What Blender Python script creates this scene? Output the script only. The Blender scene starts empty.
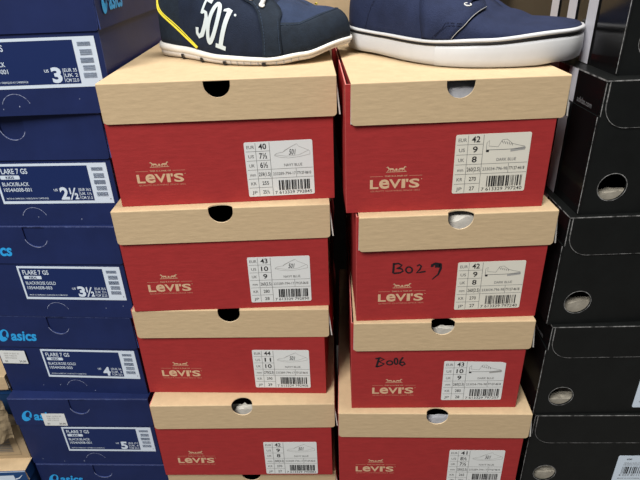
import bpy, bmesh, math, random
from mathutils import Vector, Matrix
random.seed(7)
rad = math.radians
S = .62                      # fitted units to metres
CAMZ = 1.103 * S             # the floor lies this far below the camera

# ------------------------------------------------------------------ camera, light, exposure
scene = bpy.context.scene
COL = scene.collection
cd = bpy.data.cameras.new('camera'); cam = bpy.data.objects.new('camera', cd); COL.objects.link(cam)
cd.sensor_width = 36; cd.sensor_fit = 'HORIZONTAL'; cd.lens = 544.096 / 640 * 36; cd.clip_start = .02
_p, _r = rad(27.974), rad(-2.065)
_F = Vector((0, math.cos(_p), -math.sin(_p))); _U = Vector((0, math.sin(_p), math.cos(_p))); _R = Vector((1, 0, 0))
_R2 = _R * math.cos(_r) + _U * math.sin(_r); _U2 = _U * math.cos(_r) - _R * math.sin(_r)
m = Matrix((_R2, _U2, -_F)).transposed().to_4x4(); m.translation = Vector((0, 0, CAMZ))
cam.matrix_world = m
scene.camera = cam
scene.view_settings.view_transform = 'Standard'; scene.view_settings.look = 'None'
scene.view_settings.gamma = 1; scene.view_settings.use_curve_mapping = False
scene.view_settings.exposure = 0.0
w = bpy.data.worlds.new('world'); scene.world = w; w.use_nodes = True
w.node_tree.nodes['Background'].inputs[0].default_value = (.93, .96, 1, 1)
w.node_tree.nodes['Background'].inputs[1].default_value = .13

def area(name, loc, target, sx, sy, power, color=(1, .97, .92)):
    l = bpy.data.lights.new(name, 'AREA'); l.shape = 'RECTANGLE'; l.size = sx; l.size_y = sy
    l.energy = power; l.color = color
    o = bpy.data.objects.new(name, l); COL.objects.link(o); o.location = loc
    o.rotation_euler = (Vector(target) - Vector(loc)).to_track_quat('-Z', 'Y').to_euler()
area('ceiling_lamp', (.45, .55, 2.5), (.1, .45, 0), .5, 1.0, 42)
area('aisle_lamp', (-.95, -.95, 2.4), (0, .5, .35), .8, 1.2, 86)

# ------------------------------------------------------------------ materials
def mat(name, col, rough=.6, spec=.4, var=0, vscale=40, bump=0, bscale=200, stretch=(1, 1, 1), col2=None, coat=0):
    m = bpy.data.materials.new(name); m.use_nodes = True
    nt = m.node_tree; b = nt.nodes['Principled BSDF']
    b.inputs['Base Color'].default_value = (*col, 1); b.inputs['Roughness'].default_value = rough
    b.inputs['Specular IOR Level'].default_value = spec
    b.inputs['Coat Weight'].default_value = coat
    tc = nt.nodes.new('ShaderNodeTexCoord'); mp = nt.nodes.new('ShaderNodeMapping')
    mp.inputs['Scale'].default_value = stretch
    nt.links.new(tc.outputs['Object'], mp.inputs[0])
    if var:
        n = nt.nodes.new('ShaderNodeTexNoise'); n.inputs['Scale'].default_value = vscale; n.inputs['Detail'].default_value = 6
        n.inputs['Roughness'].default_value = .65
        nt.links.new(mp.outputs[0], n.inputs['Vector'])
        r = nt.nodes.new('ShaderNodeValToRGB')
        c2 = col2 or tuple(c * (1 - var) for c in col)
        r.color_ramp.elements[0].position = .35; r.color_ramp.elements[1].position = .65
        r.color_ramp.elements[0].color = (*c2, 1); r.color_ramp.elements[1].color = (*[min(1, c * (1 + var * .5)) for c in col], 1)
        nt.links.new(n.outputs['Fac'], r.inputs[0]); nt.links.new(r.outputs[0], b.inputs['Base Color'])
    if bump:
        n2 = nt.nodes.new('ShaderNodeTexNoise'); n2.inputs['Scale'].default_value = bscale; n2.inputs['Detail'].default_value = 3
        nt.links.new(mp.outputs[0], n2.inputs['Vector'])
        bp = nt.nodes.new('ShaderNodeBump'); bp.inputs['Strength'].default_value = bump; bp.inputs['Distance'].default_value = .001
        nt.links.new(n2.outputs['Fac'], bp.inputs['Height']); nt.links.new(bp.outputs[0], b.inputs['Normal'])
    return m
M = {
 'kraft': mat('kraft_board', (.570, .428, .262), .75, .2, .07, 90, .25, 60, (1, 1, 5)),
 'kraft_edge': mat('kraft_edge', (.72, .57, .38), .8, .2),
 'red': mat('red_board', (.365, .032, .033), .55, .22, .10, 60, .2, 90, (1, 1, 4)),
 'red_dark': mat('red_inner_board', (.25, .014, .016), .6, .2, .1, 60),
 'paper_edge': mat('raw_paper_edge', (.55, .53, .50), .8, .2, .3, 120),
 'pink_edge': mat('red_board_edge', (.62, .20, .18), .7, .2, .2, 120),
 'grey_in': mat('grey_inner_board', (.18, .16, .14), .85, .1, .1, 60),
 'print': mat('kraft_print', (.66, .44, .28), .7, .2, .1, 400),
 'print_faint': mat('kraft_print_faint', (.55, .22, .15), .7, .2),
 'navy': mat('navy_board', (.012, .023, .100), .5, .25, .18, 14, .15, 70),
 'navy_edge': mat('navy_board_edge', (.05, .08, .27), .5, .4, .3, 150),
 'navy_scuff_glint': mat('scuffed_highlit_navy_edge', (.10, .14, .34), .6, .3, .6, 260, col2=(.02, .03, .13)),
 'scuff_white': mat('pale_scuff', (.42, .47, .62), .7, .2, .6, 300, col2=(.04, .05, .16)),
 'navy_in': mat('navy_inner_board', (.008, .010, .035), .8, .1),
 'navy_label': mat('navy_label_print', (.006, .020, .105), .45, .4),
 'cyan': mat('blue_logo_print', (.025, .36, .80), .45, .4),
 'white': mat('white_label_paper', (.72, .74, .74), .5, .3),
 'white_cool': mat('white_sticker_paper', (.66, .76, .88), .5, .3),
 'ivory': mat('ivory_label_paper', (.72, .70, .62), .5, .3),
 'ink': mat('black_ink', (.02, .02, .022), .6, .3),
 'ink_grey': mat('grey_ink', (.16, .16, .16), .6, .3),
 'ink_bar': mat('blue_grey_ink', (.13, .17, .25), .6, .3),
 'ink_soft': mat('pale_grey_ink', (.36, .36, .35), .6, .3),
 'marker': mat('black_marker', (.012, .010, .014), .45, .4),
 'black': mat('black_board', (.006, .007, .007), .42, .35, .25, 30, .12, 80),
 'black_side': mat('glossy_black_board', (.006, .006, .0065), .16, .6, .1, 20),
 'worn': mat('worn_black_edge', (.30, .30, .30), .7, .2, .9, 160, col2=(.03, .03, .03)),
 'stripe': mat('white_stripe_print', (.62, .62, .68), .35, .4),
 'grey_print': mat('grey_print', (.16, .16, .17), .5, .3),
 'tissue': mat('tissue_paper', (.62, .60, .55), .8, .1, .15, 40, .5, 120),
 'tissue_grey': mat('grey_tissue_paper', (.55, .56, .60), .8, .1, .15, 40, .5, 120),
 'purple': mat('dark_purple_card', (.05, .012, .045), .5, .3),
 'midsole': mat('white_rubber', (.80, .78, .74), .45, .4, .04, 60),
 'midsole2': mat('cool_white_rubber', (.60, .61, .63), .42, .45, .04, 40),
 'outsole': mat('pale_outsole_rubber', (.66, .62, .58), .6, .3, .08, 90),
 'blackrub': mat('black_rubber', (.008, .008, .010), .5, .4),
 'suede_dark': mat('dark_navy_suede', (.012, .020, .034), .8, .25, .25, 120, .5, 900),
 'side_fabric': mat('dark_navy_side_fabric', (.012, .019, .040), .8, .2, .25, 60, .6, 1200),
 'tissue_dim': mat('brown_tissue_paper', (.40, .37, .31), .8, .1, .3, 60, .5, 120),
 'mesh_blue': mat('navy_blue_fabric', (.027, .042, .088), .8, .2, .18, 80, .6, 1200),
 'canvas': mat('navy_canvas', (.018, .026, .066), .82, .2, .18, 60, .6, 1100),
 'canvas_dark': mat('dark_navy_canvas', (.015, .020, .055), .82, .2, .18, 60, .6, 1100),
 'stitch': mat('blue_stitching', (.045, .07, .12), .8, .2),
 'stitch_dark': mat('dark_stitching', (.010, .013, .035), .8, .2),
 'yellow': mat('yellow_piping', (.78, .66, .05), .5, .3),
 'numwhite': mat('pale_number_print', (.60, .68, .72), .5, .3),
 'lace': mat('white_lace', (.75, .75, .73), .8, .2, .1, 300, .4, 700),
 'metal': mat('eyelet_metal', (.62, .62, .60), .3, .6),
 'lining': mat('dark_shoe_lining', (.02, .022, .035), .9, .1),
 'carton': mat('brown_carton_board', (.42, .32, .20), .8, .2, .1, 30, .2, 60),
 'brownpaper': mat('brown_packing_paper', (.24, .185, .115), .85, .15, .25, 40, .8, 90),
 'blue': mat('blue_board', (.01, .06, .20), .5, .4, .1, 30),
 'teal': mat('dark_teal_board', (.010, .045, .13), .5, .4, .1, 30),
 'floor': mat('grey_floor_vinyl', (.10, .095, .09), .6, .3, .2, 8),
 'wall': mat('grey_wall_paint', (.13, .12, .11), .8, .2, .1, 6),
}

# ------------------------------------------------------------------ object helpers
def link(name, me, parent=None):
    o = bpy.data.objects.new(name, me); COL.objects.link(o)
    if parent: o.parent = parent
    return o
def thing(name, label, cat, loc, rz=0, group=None):
    o = bpy.data.objects.new(name, None); COL.objects.link(o); o.empty_display_size = .05
    o.location = loc; o.rotation_euler = (0, 0, rz); o['label'] = label; o['category'] = cat
    if group: o['group'] = group
    return o
def finish(name, bm, mats, parent=None, smooth=False, bevel=0, norm=True):
    if norm: bmesh.ops.recalc_face_normals(bm, faces=bm.faces)
    me = bpy.data.meshes.new(name); bm.to_mesh(me); bm.free()
    for k in mats: me.materials.append(M[k])
    if smooth:
        for p in me.polygons: p.use_smooth = True
    o = link(name, me, parent)
    if bevel:
        b = o.modifiers.new('bevel', 'BEVEL'); b.width = bevel; b.segments = 2; b.limit_method = 'ANGLE'; b.angle_limit = rad(40)
    return o
def prism(bm, poly, org, ux, uy, n, t, mo=0, mi=1, me=1):
    """board cut to poly (2D) in the plane org+ux*x+uy*y; outer face at offset 0 along n, inner at -t"""
    org, ux, uy, n = Vector(org), Vector(ux), Vector(uy), Vector(n)
    a = [bm.verts.new(org + ux * x + uy * y) for x, y in poly]
    b = [bm.verts.new(org + ux * x + uy * y - n * t) for x, y in poly]
    f = bm.faces.new(a); f.material_index = mo
    f = bm.faces.new(b[::-1]); f.material_index = mi
    N = len(poly)
    for i in range(N):
        f = bm.faces.new((a[i], b[i], b[(i + 1) % N], a[(i + 1) % N])); f.material_index = me
def rect(x0, y0, x1, y1): return [(x0, y0), (x1, y0), (x1, y1), (x0, y1)]
def boxb(bm, x0, x1, y0, y1, z0, z1, mi=0):
    vs = [bm.verts.new((x, y, z)) for z in (z0, z1) for x, y in ((x0, y0), (x1, y0), (x1, y1), (x0, y1))]
    for q in ((3, 2, 1, 0), (4, 5, 6, 7), (0, 1, 5, 4), (1, 2, 6, 5), (2, 3, 7, 6), (3, 0, 4, 7)):
        bm.faces.new([vs[i] for i in q]).material_index = mi
def arc(cx, cy, rx, ry, a0, a1, n=14):
    return [(cx + rx * math.cos(rad(a0 + (a1 - a0) * i / n)), cy + ry * math.sin(rad(a0 + (a1 - a0) * i / n))) for i in range(n + 1)]

# ---- flat printed marks: lists of 2D polygons (mm) with a material slot
class Art:
    def __init__(s): s.p = []; s.mats = []
    def slot(s, k):
        if k not in s.mats: s.mats.append(k)
        return s.mats.index(k)
    def poly(s, pts, k, lay=0): s.p.append((list(pts), s.slot(k), lay))
    def rect(s, x0, y0, x1, y1, k, lay=0): s.poly(rect(x0, y0, x1, y1), k, lay)
    def rrect(s, x0, y0, x1, y1, r, k, lay=0):
        s.poly(arc(x1 - r, y1 - r, r, r, 0, 90, 4) + arc(x0 + r, y1 - r, r, r, 90, 180, 4) + arc(x0 + r, y0 + r, r, r, 180, 270, 4) + arc(x1 - r, y0 + r, r, r, 270, 360, 4), k, lay)
    def line(s, pts, wd, k, lay=0):
        """ribbon; wd a number or a list"""
        n = len(pts); W = wd if isinstance(wd, (list, tuple)) else [wd] * n
        L, R = [], []
        for i, (x, y) in enumerate(pts):
            a = pts[max(i - 1, 0)]; b = pts[min(i + 1, n - 1)]
            dx, dy = b[0] - a[0], b[1] - a[1]; l = math.hypot(dx, dy) or 1
            nx, ny = -dy / l * W[i] / 2, dx / l * W[i] / 2
            L.append((x + nx, y + ny)); R.append((x - nx, y - ny))
        for i in range(n - 1): s.poly((L[i], R[i], R[i + 1], L[i + 1]), k, lay)
    def text(s, txt, x, y, h, k, bold=0, width=None, shear=0, lay=0, align='l'):
        """cap height h, baseline at y"""
        V, Fc, bx = glyphs(txt, bold, shear)
        sc = h / CAP; sx = sc
        if width: sx = width / (bx[1] - bx[0])
        ox = x - bx[0] * sx
        if align == 'c': ox -= (bx[1] - bx[0]) * sx / 2
        if align == 'r': ox -= (bx[1] - bx[0]) * sx
        for f in Fc: s.poly([(ox + V[i][0] * sx, y + V[i][1] * sc) for i in f], k, lay)
        return ox + bx[1] * sx
    def build(s, name, parent, f, lift=.00012):
        bm = bmesh.new()
        for pts, mi, lay in s.p:
            try:
                fc = bm.faces.new([bm.verts.new(f(x / 1000, y / 1000, lift * (1 + lay))) for x, y in pts]); fc.material_index = mi
            except ValueError: pass
        return finish(name, bm, s.mats, parent, norm=False)
CAP = .69
_gc = {}
def glyphs(txt, bold=0, shear=0):
    key = (txt, bold, shear)
    if key not in _gc:
        c = bpy.data.curves.new('lettering', 'FONT'); c.body = txt; c.size = 1; c.resolution_u = 3
        c.offset = bold; c.shear = shear; c.fill_mode = 'FRONT'
        o = bpy.data.objects.new('lettering', c); COL.objects.link(o)
        me = o.to_mesh()
        V = [(v.co.x, v.co.y) for v in me.vertices]; Fc = [tuple(p.vertices) for p in me.polygons]
        o.to_mesh_clear(); bpy.data.objects.remove(o); bpy.data.curves.remove(c)
        xs = [v[0] for v in V] or [0, 1]
        _gc[key] = (V, Fc, (min(xs), max(xs)))
    return _gc[key]
def front(u0, dz=0, y=0):       # mark on the front face of a box: u from u0, up
    return lambda x, z, l: Vector((u0 + x, y - l, dz + z))
def barcode(a, x0, y0, x1, y1, k='ink', seed=1, vertical=False):
    r = random.Random(seed); t = 0; L = (x1 - x0) if not vertical else (y1 - y0)
    while t < L:
        wd = r.choice([.4, .8, 1.2, 1.6]) * L / 36; g = r.choice([.5, .5, .9, 1.4]) * L / 36
        if t + wd > L: break
        if vertical: a.rect(x0, y0 + t, x1, y0 + t + wd, k, 1)
        else: a.rect(x0 + t, y0, x0 + t + wd, y1, k, 1)
        t += wd + g

# ------------------------------------------------------------------ the room
def struct(name, bm, k):
    o = finish(name, bm, [k]); o['kind'] = 'structure'; return o
bm = bmesh.new(); boxb(bm, -2.2, 2.2, -2.6, 1.85, -.05, 0); struct('floor', bm, 'floor')
bm = bmesh.new(); boxb(bm, -2.2, 2.2, 1.75, 1.85, 0, 2.8); struct('wall_back', bm, 'wall')

# ------------------------------------------------------------------ box builders
T = .0012
def notch_top(W, zt, cx, r, depth, z0=0, rc=0):
    """front panel outline with a finger notch in its top edge and rounded lower corners"""
    P = []
    if rc:
        P += arc(-W / 2 + rc, z0 + rc, rc, rc, 180, 270, 4) + arc(W / 2 - rc, z0 + rc, rc, rc, 270, 360, 4)
    else: P += [(-W / 2, z0), (W / 2, z0)]
    P += [(W / 2, zt)]
    if r:
        P += [(cx + r, zt)] + arc(cx, zt - (depth - r), r, r, 0, -180, 16) + [(cx - r, zt)]
    P += [(-W / 2, zt)]
    return P
def carton_body(parent, W, D, H, out, inn, edge, cx=0, r=0, depth=0, side=None):
    bm = bmesh.new(); t = T
    prism(bm, notch_top(W, H, cx, r, depth), (0, 0, 0), (1, 0, 0), (0, 0, 1), (0, -1, 0), t, 0, 1, 2)
    prism(bm, rect(-W / 2, 0, W / 2, H), (0, D, 0), (1, 0, 0), (0, 0, 1), (0, 1, 0), t, 0, 1, 2)
    prism(bm, rect(t, 0, D - t, H), (-W / 2, 0, 0), (0, 1, 0), (0, 0, 1), (-1, 0, 0), t, 3 if side else 0, 1, 2)
    prism(bm, rect(t, 0, D - t, H), (W / 2, 0, 0), (0, 1, 0), (0, 0, 1), (1, 0, 0), t, 3 if side else 0, 1, 2)
    prism(bm, rect(-W / 2 + t, t, W / 2 - t, D - t), (0, 0, 0), (1, 0, 0), (0, 1, 0), (0, 0, -1), t, 0, 1, 2)
    return finish('box_body', bm, [out, inn, edge] + ([side] if side else []), parent, norm=True, bevel=.0003)
def lid_mesh(parent, W, D, H, h, xo, yo, yaw, out, side, inn, edge, cx=0, r=0, depth=0, topcut=0, flare=.0022):
    """lid whose top lies at height H; front board at y=-yo"""
    bm = bmesh.new(); t = T; fr = .0011
    ztop = H; n = 16
    # front board
    dd = depth - fr if r else 0
    prism(bm, notch_top(W, ztop - fr, cx, r, dd, ztop - h, .0035), (0, 0, 0), (1, 0, 0), (0, 0, 1), (0, -1, 0), t, 0, 2, 3)
    # rounded fold, split round the notch when it runs into the top board
    spans = [(-W / 2, W / 2)] if not (r and topcut) else [(-W / 2, cx - r), (cx + r, W / 2)]
    for a, b in spans:
        q = 5; prev = None
        for i in range(q + 1):
            an = rad(90 * i / q); y = fr - fr * math.cos(an); z = ztop - fr + fr * math.sin(an)
            cur = (bm.verts.new((a, y, z)), bm.verts.new((b, y, z)))
            if prev: f = bm.faces.new((prev[0], prev[1], cur[1], cur[0])); f.material_index = 0
            prev = cur
    # top board
    P = [(-W / 2, fr)]
    if r and topcut: P += [(cx - r, fr)] + arc(cx, fr, r, topcut, 180, 0, 14) + [(cx + r, fr)]
    P += [(W / 2, fr), (W / 2, D), (-W / 2, D)]
    prism(bm, P, (0, 0, ztop), (1, 0, 0), (0, 1, 0), (0, 0, 1), t, 0, 2, 3)
    # side boards, flaring a little at the foot, and the back
    for s in (-1, 1):
        x = s * (W / 2); fl = flare if s > 0 else flare * .2
        g = .0012 if s > 0 else 0
        vo = []
        for (y, z, k) in ((t * 1.2, ztop - h + .001, 1), (D, ztop - h + .001, 1), (D, ztop - .0004, 0), (t * 1.2, ztop - .0004, 0)):
            vo.append((x + s * fl * k + (s * g * k), y, z))
        a = [bm.verts.new(v) for v in vo]; b = [bm.verts.new((v[0] - s * t, v[1], v[2])) for v in vo]
        f = bm.faces.new(a); f.material_index = 1
        f = bm.faces.new(b[::-1]); f.material_index = 2
        for i in range(4): bm.faces.new((a[i], b[i], b[(i + 1) % 4], a[(i + 1) % 4])).material_index = 4
    prism(bm, rect(-W / 2, ztop - h, W / 2, ztop - t), (0, D + t, 0), (1, 0, 0), (0, 0, 1), (0, 1, 0), t, 0, 2, 3)
    o = finish('lid', bm, [out, side, inn, edge, 'paper_edge' if out == 'kraft' else edge], parent)
    o.location = (xo, -yo, 0); o.rotation_euler = (0, 0, yaw)
    # keep the back of the lid clear of the box
    return o

def crumple(name, label, loc, rz, sx, sy, h, k, group, seed, cat='tissue paper', base=0):
    """heap of crumpled paper lying in a box"""
    bm = bmesh.new(); r = random.Random(seed); n, mm = 14, 10; V = []
    from mathutils import noise
    for j in range(mm + 1):
        row = []
        for i in range(n + 1):
            u, v = i / n * 2 - 1, j / mm * 2 - 1
            z = h * (1 - .25 * abs(u) ** 3 - .12 * max(0, v) ** 2) * (1 + .16 * noise.noise(Vector((u * 3.1 + seed, v * 3.3, seed))))
            row.append(bm.verts.new((u * sx / 2, (v + 1) * sy / 2 + .002, min(z, h))))
        V.append(row)
    for j in range(mm):
        for i in range(n): bm.faces.new((V[j][i], V[j][i + 1], V[j + 1][i + 1], V[j + 1][i]))
    rim = V[0] + [V[j][n] for j in range(1, mm + 1)] + V[mm][n - 1::-1] + [V[j][0] for j in range(mm - 1, 0, -1)]
    low = [bm.verts.new((v.co.x, v.co.y, 0)) for v in rim]
    for i in range(len(rim)):
        j = (i + 1) % len(rim); bm.faces.new((rim[i], low[i], low[j], rim[j]))
    bm.faces.new(low)
    o = finish(name, bm, [k], None, smooth=False)
    o.location = loc; o.rotation_euler = (0, 0, rz); o['label'] = label; o['category'] = cat
    if group: o['group'] = group
    return o

# ------------------------------------------------------------------ red shoe boxes with kraft lids
WORD = [('L', 0, 7.6), ('e', 8.0, 9.2), ('V', 17.0, 10.4), ('I', 28.0, 3.3), ("'", 31.9, 2.0), ('S', 34.6, 9.4)]
def word_logo(parent, y=0, x=0, z=0):
    a = Art(); B = .026
    for ch, gx, gw in WORD:
        V, Fc, bx = glyphs(ch, B)
        ys = [v[1] for v in V]; y0, y1 = min(ys), max(ys)
        h0, h1 = (-1, 7.6) if ch != "'" else (4.6, 7.6)
        if ch == 'e': h0, h1 = -1.2, 7.8
        for f in Fc: a.poly([((V[i][0] - bx[0]) / (bx[1] - bx[0]) * gw + gx, h0 + (V[i][1] - y0) / (y1 - y0) * (h1 - h0)) for i in f], 'print')
    a.line([(45.2, 7.2), (45.9, 7.2)], .7, 'print')
    a.line([(0, 10.6), (11.5, 10.6)], .45, 'print_faint'); a.line([(34.5, 10.6), (46, 10.6)], .45, 'print_faint')
    a.text('THIS IS A PAIR OF', 23, 10.0, 1.3, 'print', .01, width=20, align='c')
    a.text('QUALITY CLOTHING SINCE 1853', 22.5, -4.0, 1.4, 'print_faint', .01, width=44, align='c')
    # two horses pulling a pair of trousers apart
    for s in (-1, 1):
        q = lambda pts: [(23 + s * px, 14.8 + pz) for px, pz in pts]
        a.poly(q([(2.2, 1.6), (6.0, 1.9), (6.2, 3.2), (2.6, 3.0)]), 'print')
        a.poly(q([(5.4, 2.2), (7.4, 4.9), (8.2, 4.6), (6.6, 1.8)]), 'print')
        a.poly(q([(7.2, 4.9), (8.8, 4.0), (8.4, 3.5), (7.2, 4.2)]), 'print')
        a.line(q([(5.8, 2.0), (7.2, 1.2), (7.8, .4)]), .5, 'print'); a.line(q([(5.4, 2.0), (5.0, .3)]), .5, 'print')
        a.line(q([(2.6, 1.9), (3.2, .3)]), .5, 'print'); a.line(q([(2.5, 2.4), (1.6, 1.0), (1.8, .3)]), .5, 'print')
    a.poly([(22, 15.6), (24, 15.6), (23.7, 17.6), (22.3, 17.6)], 'print'); a.rect(14, 14.3, 32, 14.75, 'print')
    return a.build('brand_print', parent, front(x + .0012, z, y))

def size_label(parent, xl, zb, W, rows, kind, colour, code, digits, ang=0, paper='white', cut=False, seed=3):
    """printed size sticker; parts: sticker sheet > lettering, barcode"""
    H = 54.0
    c, s = math.cos(rad(ang)), math.sin(rad(ang))
    f = lambda x, z, l: Vector((xl + x * c - z * s, -.00015 - l, zb + z * c + x * s))
    bm = bmesh.new(); r = 1.6
    P = arc(W - r, H - r, r, r, 0, 90, 4) + arc(r, H - r, r, r, 90, 180, 4) + arc(r, r, r, r, 180, 270, 4) + arc(W - r, r, r, r, 270, 360, 4)
    if cut: P = [(W - .3, H - 3.5), (W - 5, H - 2)] + P[5:]
    va = [bm.verts.new(f(x / 1000, z / 1000, .0001)) for x, z in P]; vb = [bm.verts.new(f(x / 1000, z / 1000, -.0001)) for x, z in P]
    bm.faces.new(va); bm.faces.new(vb[::-1])
    for i in range(len(P)): bm.faces.new((va[i], vb[i], vb[(i + 1) % len(P)], va[(i + 1) % len(P)]))
    lab = finish('size_label', bm, [paper], parent)
    a = Art(); c1, c2 = W * .165, W * .37; rh = H / 6
    for i in range(1, 6): a.line([(1.2, i * rh), (c2 if i != 2 and i != 3 else W - .5, i * rh)], .35, 'ink_grey')
    a.line([(c1, .8), (c1, H - .8)], .35, 'ink_grey'); a.line([(c2, .8), (c2, H - .8)], .4, 'ink_grey')
    a.line([(W * .74, rh * 2), (W * .74, rh * 3)], .35, 'ink_grey')
    for i, (u, v) in enumerate(zip(('EUR', 'US', 'UK', 'mm', 'KR', 'JP'), rows)):
        yb = H - rh * (i + 1)
        a.text(u, c1 * .55, yb + 2.7, 3.0, 'ink_grey', .01, width=min(7.2, 2.6 * len(u)), align='c')
        big = i < 3
        a.text(v, (c1 + c2) / 2, yb + (1.9 if big else 2.6), 5.2 if big else 3.6, 'ink', .018 if big else .01,
               width=min((2.9 if big else 1.6) * len(v) + 1.4, c2 - c1 - 1.5), align='c')
    a.text(colour, (c2 + W) / 2 + 1, rh * 3 + 2.2, 2.6, 'ink_grey', .01, width=17, align='c')
    a.text(code, c2 + 1.3, rh * 2 + 2.8, 2.8, 'ink_grey', .01, width=W * .34)
    a.text(digits[0], W * .75, rh * 2 + 2.8, 2.8, 'ink', .01, width=W * .21)
    a.text(digits[1], c2 + 2, 1.6, 3.0, 'ink', .005, width=W - c2 - 4.5)
    # outline drawing of the shoe
    X0, Z0 = c2 + 3, H - 17
    q = lambda pts, m=False: [(X0 + (34 - px if m else px), Z0 + pz) for px, pz in pts]
    if kind == '501':
        for pts in ([(1, 3), (6, 1.2), (14, .2), (24, 1), (34, 3)], [(1, 3), (3, 5.2), (9, 6), (16, 10.5), (22, 13.5), (24, 11), (31, 7.8), (34, 6), (34, 3)],
                    [(9, 6), (11, 8), (22, 13.5)], [(1, 4), (12, 2), (24, 2.8), (33, 7)]):
            a.line(q(pts), .35, 'ink_soft')
        a.text('501', X0 + 14.5, Z0 + 3.3, 5.2, 'ink', .01, width=6.5, shear=.3)
    else:
        a.line(q([(0, 2.6), (16, 2.4), (34, 3)]), .5, 'ink_grey'); a.poly(q([(21, .2), (33.5, 1.6), (33.5, 4.6), (21, 2.6)]), 'ink_soft')
        a.line(q([(0, 1), (0, 9), (2, 11), (2, 6), (10, 5), (13, 11), (17, 11.5), (22, 7.5), (27, 6), (33, 4.6)]), .35, 'ink_grey')
        a.poly(q([(0, .6), (2.4, .6), (2.4, 2.6), (0, 2.6)]), 'ink')
        for i in range(5): a.line(q([(12.6 + i * 2.1, 10.6 - i * .6), (14.2 + i * 2, 7.8 - i * .5)]), .5, 'ink_grey')
    a.build('lettering', lab, f, .0002)
    b = Art(); barcode(b, c2 + 6, 5.6, W - 3, 15.6, 'ink', seed); b.build('barcode', lab, f, .0002)
    return lab

G_RED = 'red shoe boxes with kraft lids stacked in the two middle columns'
def red_box(k, W, H, h, e, cx, cy, yaw, ztop, lox, loy, lyaw, hole, rows, kind, colour, code, digits, lab, logo_x, logo_z, label, ang=0, cut=False,
            paper='white', topcut=.008, D=.33, extra=None, seed=1, detail=True):
    W, H, h, e = W * S, H * S, h * S, e * S
    yo = max(.0020, loy * S); lox *= S
    t = thing('shoe_box', label, 'shoe box', (cx * S, cy * S, ztop - H), rad(yaw), G_RED)
    r = .0117
    carton_body(t, W, D, H - T - .0002, 'red', 'grey_in', 'pink_edge', lox + hole, r * 1.3, .0195)
    lid_mesh(t, W + e, D + yo + .0012, H, h, lox, yo, rad(lyaw), 'kraft', 'red', 'grey_in', 'kraft_edge', hole, r, .0155 if hole is not None else 0, topcut)
    if detail:
        word_logo(t, 0, -W / 2 + logo_x / 1000, logo_z / 1000)
        size_label(t, -W / 2 + lab[0] / 1000, lab[1] / 1000, lab[2], rows, kind, colour, code, digits, ang, paper, cut, seed)
    if extra:
        a = Art()
        for st, wd in extra: a.line(st, [q * 1.35 for q in wd] if isinstance(wd, list) else wd * 1.35, 'marker')
        a.build('marker_writing', t, front(-W / 2, 0, 0), .0002)
    return t

LT = dict(W=.33, H=.18847, h=.05766, e=.00455); RT = dict(W=.28686, H=.18798, h=.0565, e=.00192)
zL = CAMZ - .15294 * S; zR = CAMZ - .15292 * S
hL, hR = .18847 * S, .18798 * S
B029 = [([(35.4, 66.2), (35.3, 60.4), (35.0, 54.9)], 1.5), ([(35.5, 65.0), (39.6, 65.6), (43.1, 63.5), (41.3, 61.4), (38.2, 60.4), (43.0, 59.5), (44.4, 57.0), (41.5, 55.2), (35.3, 54.7)], 1.3),
        ([(53.2, 57.9), (52.7, 55.9), (51.2, 54.9), (49.2, 54.9), (47.6, 56.1), (46.9, 58.1), (47.4, 60.1), (48.9, 61.3), (50.9, 61.2), (52.5, 59.9), (53.2, 57.9)], 1.2),
        ([(57.5, 62.0), (59.5, 63.6), (61.5, 61.9), (60.3, 58.3), (57.3, 54.6), (61.5, 55.2), (65.9, 55.9)], 1.2),
        ([(71.8, 60.6), (71.6, 62.5), (74.6, 64.1), (79.3, 63.4), (78.2, 61.0), (74.4, 61.2)], 2.1), ([(79.3, 63.8), (80.0, 58.8), (78.0, 52.1), (72.5, 46.7)], [2.2, 1.8, 1.3, .7])]
B006 = [([(28.8, 70.1), (27.5, 64.5), (26.1, 57.9)], 1.6), ([(25.0, 69.2), (29.8, 70.6), (33.9, 68.4), (28.9, 65.3), (34.3, 62.3), (31.0, 60.0), (26.3, 58.4)], 1.4),
        ([(43.0, 63.7), (42.4, 62.1), (40.9, 61.1), (39.0, 61.1), (37.4, 62.1), (36.7, 63.7), (37.3, 65.4), (38.8, 66.3), (40.7, 66.3), (42.3, 65.3), (43.0, 63.7)], 1.3),
        ([(48.1, 65.7), (47.9, 63.2), (47.1, 61.7), (46.0, 61.7), (45.1, 63.3), (44.6, 65.8), (44.9, 68.3), (45.7, 69.8), (46.8, 69.8), (47.7, 68.2), (48.1, 65.7)], 1.3),
        ([(53.5, 71.0), (50.9, 66.5), (50.2, 62.3), (52.9, 59.8), (55.8, 61.9), (54.2, 64.7), (50.5, 64.0)], 1.5)]
def blab(size, col, rest): return f'red shoe box with kraft lid, {rest}'
bL1 = red_box('a', **LT, cx=-.13973, cy=.77826, yaw=.976, ztop=zL, lox=.00316, loy=.00463, lyaw=-.33, hole=0.0,
    rows=('40', '7½', '6½', '259(1.5)', '255', '25½'), kind='501', colour='NAVY BLUE', code='233289-794-17', digits=('77127-0610', '7 613329 792845'),
    lab=(122.6, 5.0, 63), logo_x=18, logo_z=24.5, ang=.6, topcut=0, seed=11,
    label='red shoe box with kraft lid and size 40 label, topmost, under the shoe marked 501')
bL2 = red_box('b', **LT, cx=-.15271, cy=.76171, yaw=-.30, ztop=zL - hL, lox=.00192, loy=.00247, lyaw=.35, hole=0.0,
    rows=('43', '10', '9', '260(2.5)', '280', '28'), kind='501', colour='NAVY BLUE', code='233289-794-17', digits=('77127-0610', '7 613329 792890'),
    lab=(123.4, 7.0, 62.5), logo_x=18, logo_z=25, ang=0, seed=12,
    label='red shoe box with kraft lid and size 43 label, directly under the size 40 box')
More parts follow.
